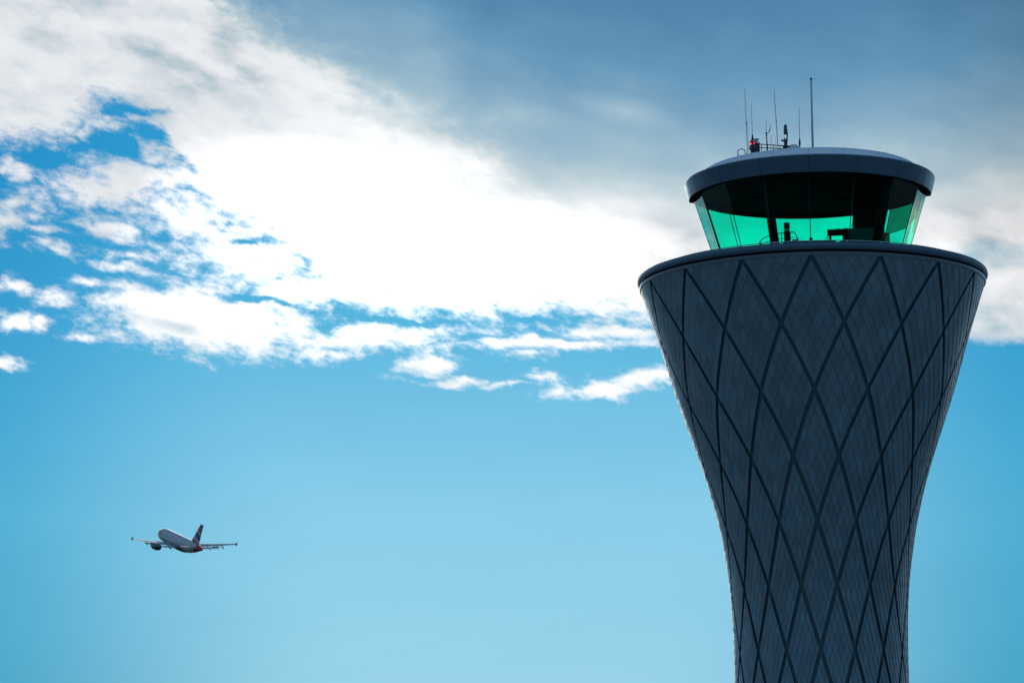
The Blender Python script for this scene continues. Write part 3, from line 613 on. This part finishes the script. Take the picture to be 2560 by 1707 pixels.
def foil(bm, secs, vert=False):
    """secs: (x_le, chord, span position, height, thickness)"""
    rings = []
    for xl, c, sp, z, t in secs:
        pr = [(0, 0), (.03, .5), (.12, .85), (.35, 1), (.65, .65), (1, .05), (1, -.05), (.65, -.45), (.35, -.7), (.12, -.6), (.03, -.38)]
        rings.append([bm.verts.new((xl-c*u, v*t*c*.5, z) if vert else (xl-c*u, sp, z+v*t*c*.5)) for u, v in pr])
    for A, B in zip(rings, rings[1:]):
        n = len(A)
        for k in range(n): bm.faces.new((A[k], A[(k+1) % n], B[(k+1) % n], B[k]))
    bm.faces.new(rings[0]); bm.faces.new(rings[-1])
for s in (1, -1):
    bm = bmesh.new(); foil(bm, [(5.6, 7.2, s*1.2, -1.25, .14), (3.2, 4.6, s*6.0, -.78, .115), (.6, 3.0, s*11.5, -.05, .105), (-1.9, 1.65, s*16.9, .78, .10)]); w = link('wing', bm, M['wing'], plane, True, 50)
    bm = bmesh.new()
    foil(bm, [(-3.2, .45, s*16.95, 1.40, .1), (-2.0, 1.65, s*17.0, .85, .1), (-2.8, .55, s*16.95, .25, .1)], True)
    for v in bm.verts: v.co.y += s*16.95
    link('wingtip_fence', bm, M['wing'], w)
    for y_, ln, zz in ((4.0, 3.4, -1.45), (8.4, 2.9, -.85), (12.4, 2.3, -.2)):
        bm = bmesh.new(); xe = -2.0-(y_-3)*.18
        tube(bm, [(xe+ln*.75, s*y_, zz+.32), (xe+ln*.3, s*y_, zz), (xe-ln*.05, s*y_, zz-.16), (xe-ln*.32, s*y_, zz-.5)], [.08, .24, .2, .03], 8); link('flap_fairing', bm, M['navy'] if False else M['wing'], w, True)
    bm = bmesh.new(); box(bm, (-1.9, s*4.2, -1.25), (.9, 4.4, .08), ry=R(-14)); box(bm, (-2.0, s*9.4, -.75), (.7, 5.4, .06), rz=-s*R(12), ry=R(-14), rx=s*R(7)); link('flap', bm, M['wing'], w)
    e = empty('engine', (0, 0, 0), plane)
    bpy.data.objects.remove(e)
    bm = bmesh.new(); c = (4.6, s*5.75, -2.3)
    def ring(x, r): return [bm.verts.new((x, c[1]+r*math.cos(a), c[2]+r*math.sin(a))) for a in [2*PI*k/24 for k in range(24)]]
    prf = [(6.6, .86), (6.9, .98), (6.75, 1.09), (6.0, 1.20), (4.8, 1.22), (3.4, 1.10), (2.7, .96), (2.75, .86)]
    rs = [ring(x, r) for x, r in prf]
    for A, B in zip(rs, rs[1:]):
        for k in range(24): bm.faces.new((A[k], A[(k+1) % 24], B[(k+1) % 24], B[k]))
    bm.faces.new(ring(6.3, .86)); bm.faces.new(ring(3.0, .86)); e = link('engine', bm, M['navy'], plane, True, 40)
    bm = bmesh.new(); tube(bm, [(3.2, c[1], c[2]), (2.4, c[1], c[2]), (1.5, c[1], c[2]), (1.45, c[1], c[2]), (.8, c[1], c[2])], [.68, .62, .45, .25, .03], 20); link('nozzle', bm, M['nozzle'], e, True)
    bm = bmesh.new(); foil(bm, [(5.8, 4.8, 0, -1.35, .07), (5.0, 4.6, 0, -.7, .06)], True)
    for v in bm.verts: v.co.y += c[1]
    link('pylon', bm, M['navy'], e, True)
    bm = bmesh.new(); foil(bm, [(-11.0, 3.6, s*.5, .72, .1), (-14.0, 1.5, s*6.2, 1.25, .1)]); link('stabiliser', bm, M['wing'], plane, True, 50)
# fin in coloured bands
SL = 5.35/6.3
def finx(z): return (-7.6-(z-1.5)*.86, 5.9-(z-1.5)*.585)
zs = [1.1, 2.5, 3.35, 4.0, 5.1, 5.75, 7.2, 7.75]
def finmat():
    m = material('fin_paint', WHT, .45); t = m.node_tree; b = t.nodes['Principled BSDF']; c = t.nodes.new('ShaderNodeTexCoord'); sp = t.nodes.new('ShaderNodeSeparateXYZ'); t.links.new(c.outputs['Object'], sp.inputs[0])
    v = t.nodes.new('ShaderNodeMath'); v.operation = 'MULTIPLY_ADD'; t.links.new(sp.outputs[0], v.inputs[0]); v.inputs[1].default_value = -.42; t.links.new(sp.outputs[2], v.inputs[2])
    m1 = t.nodes.new('ShaderNodeMapRange'); t.links.new(v.outputs[0], m1.inputs[0]); m1.inputs[1].default_value = 4; m1.inputs[2].default_value = 16
    r_ = t.nodes.new('ShaderNodeValToRGB'); r_.color_ramp.interpolation = 'CONSTANT'; t.links.new(m1.outputs[0], r_.inputs[0]); e = r_.color_ramp.elements
    RED, NV, WH = (.40, .02, .05, 1), (.02, .05, .15, 1), (.5, .52, .56, 1)
    st_ = [(0, RED), ((7.5-4)/12, WH), ((8.3-4)/12, NV), ((10.3-4)/12, WH), ((10.9-4)/12, RED), ((13.2-4)/12, NV)]
    while len(e) < len(st_): e.new(.5)
    for i_, (p, c_) in enumerate(st_): e[i_].position = p; e[i_].color = c_
    t.links.new(r_.outputs[0], b.inputs['Base Color']); return m
bm = bmesh.new(); foil(bm, [(*finx(z), 0, z, .085) for z in (1.0, 4.5, 7.9)], True); fin = link('fin', bm, finmat(), plane, True, 50)
# red ribbon mark near the nose, left and right
for s in (1, -1):
    bm = bmesh.new(); rows = []
    for i, (x, z0_, z1_) in enumerate([(14.6, .95, 1.1), (13.9, .75, 1.15), (13.0, .65, 1.0), (12.2, .55, .75), (11.6, .5, .55)]):
        r = 1.97+.03 if x < 13.4 else 1.9+.03*(15-x) if x > 14 else 1.95; rr_ = []
        for zz in (z0_, z1_): rr_.append(bm.verts.new((x-D1+.4, s*math.sqrt(max(r*r-(zz/1.03)**2, .01))+s*.02, zz)))
        rows.append(rr_)
    for A, B in zip(rows, rows[1:]): bm.faces.new((A[0], A[1], B[1], B[0]))
    link('nose_stripe', bm, M['redp'], plane)
# cabin windows and cockpit glazing
bm = bmesh.new()
for s in (1, -1):
    for i in range(38):
        x = 12.0-i*.52; z = .42; y = s*(math.sqrt(1.98**2-(z/1.03)**2)+.012); q = [(x-.09, z-.12), (x+.09, z-.12), (x+.09, z+.12), (x-.09, z+.12)]
        bm.faces.new([bm.verts.new((a, y, b)) for a, b in q])
M['pw'] = material('cabin_window', (.10, .12, .15), .3); link('window_row', bm, M['pw'], plane)
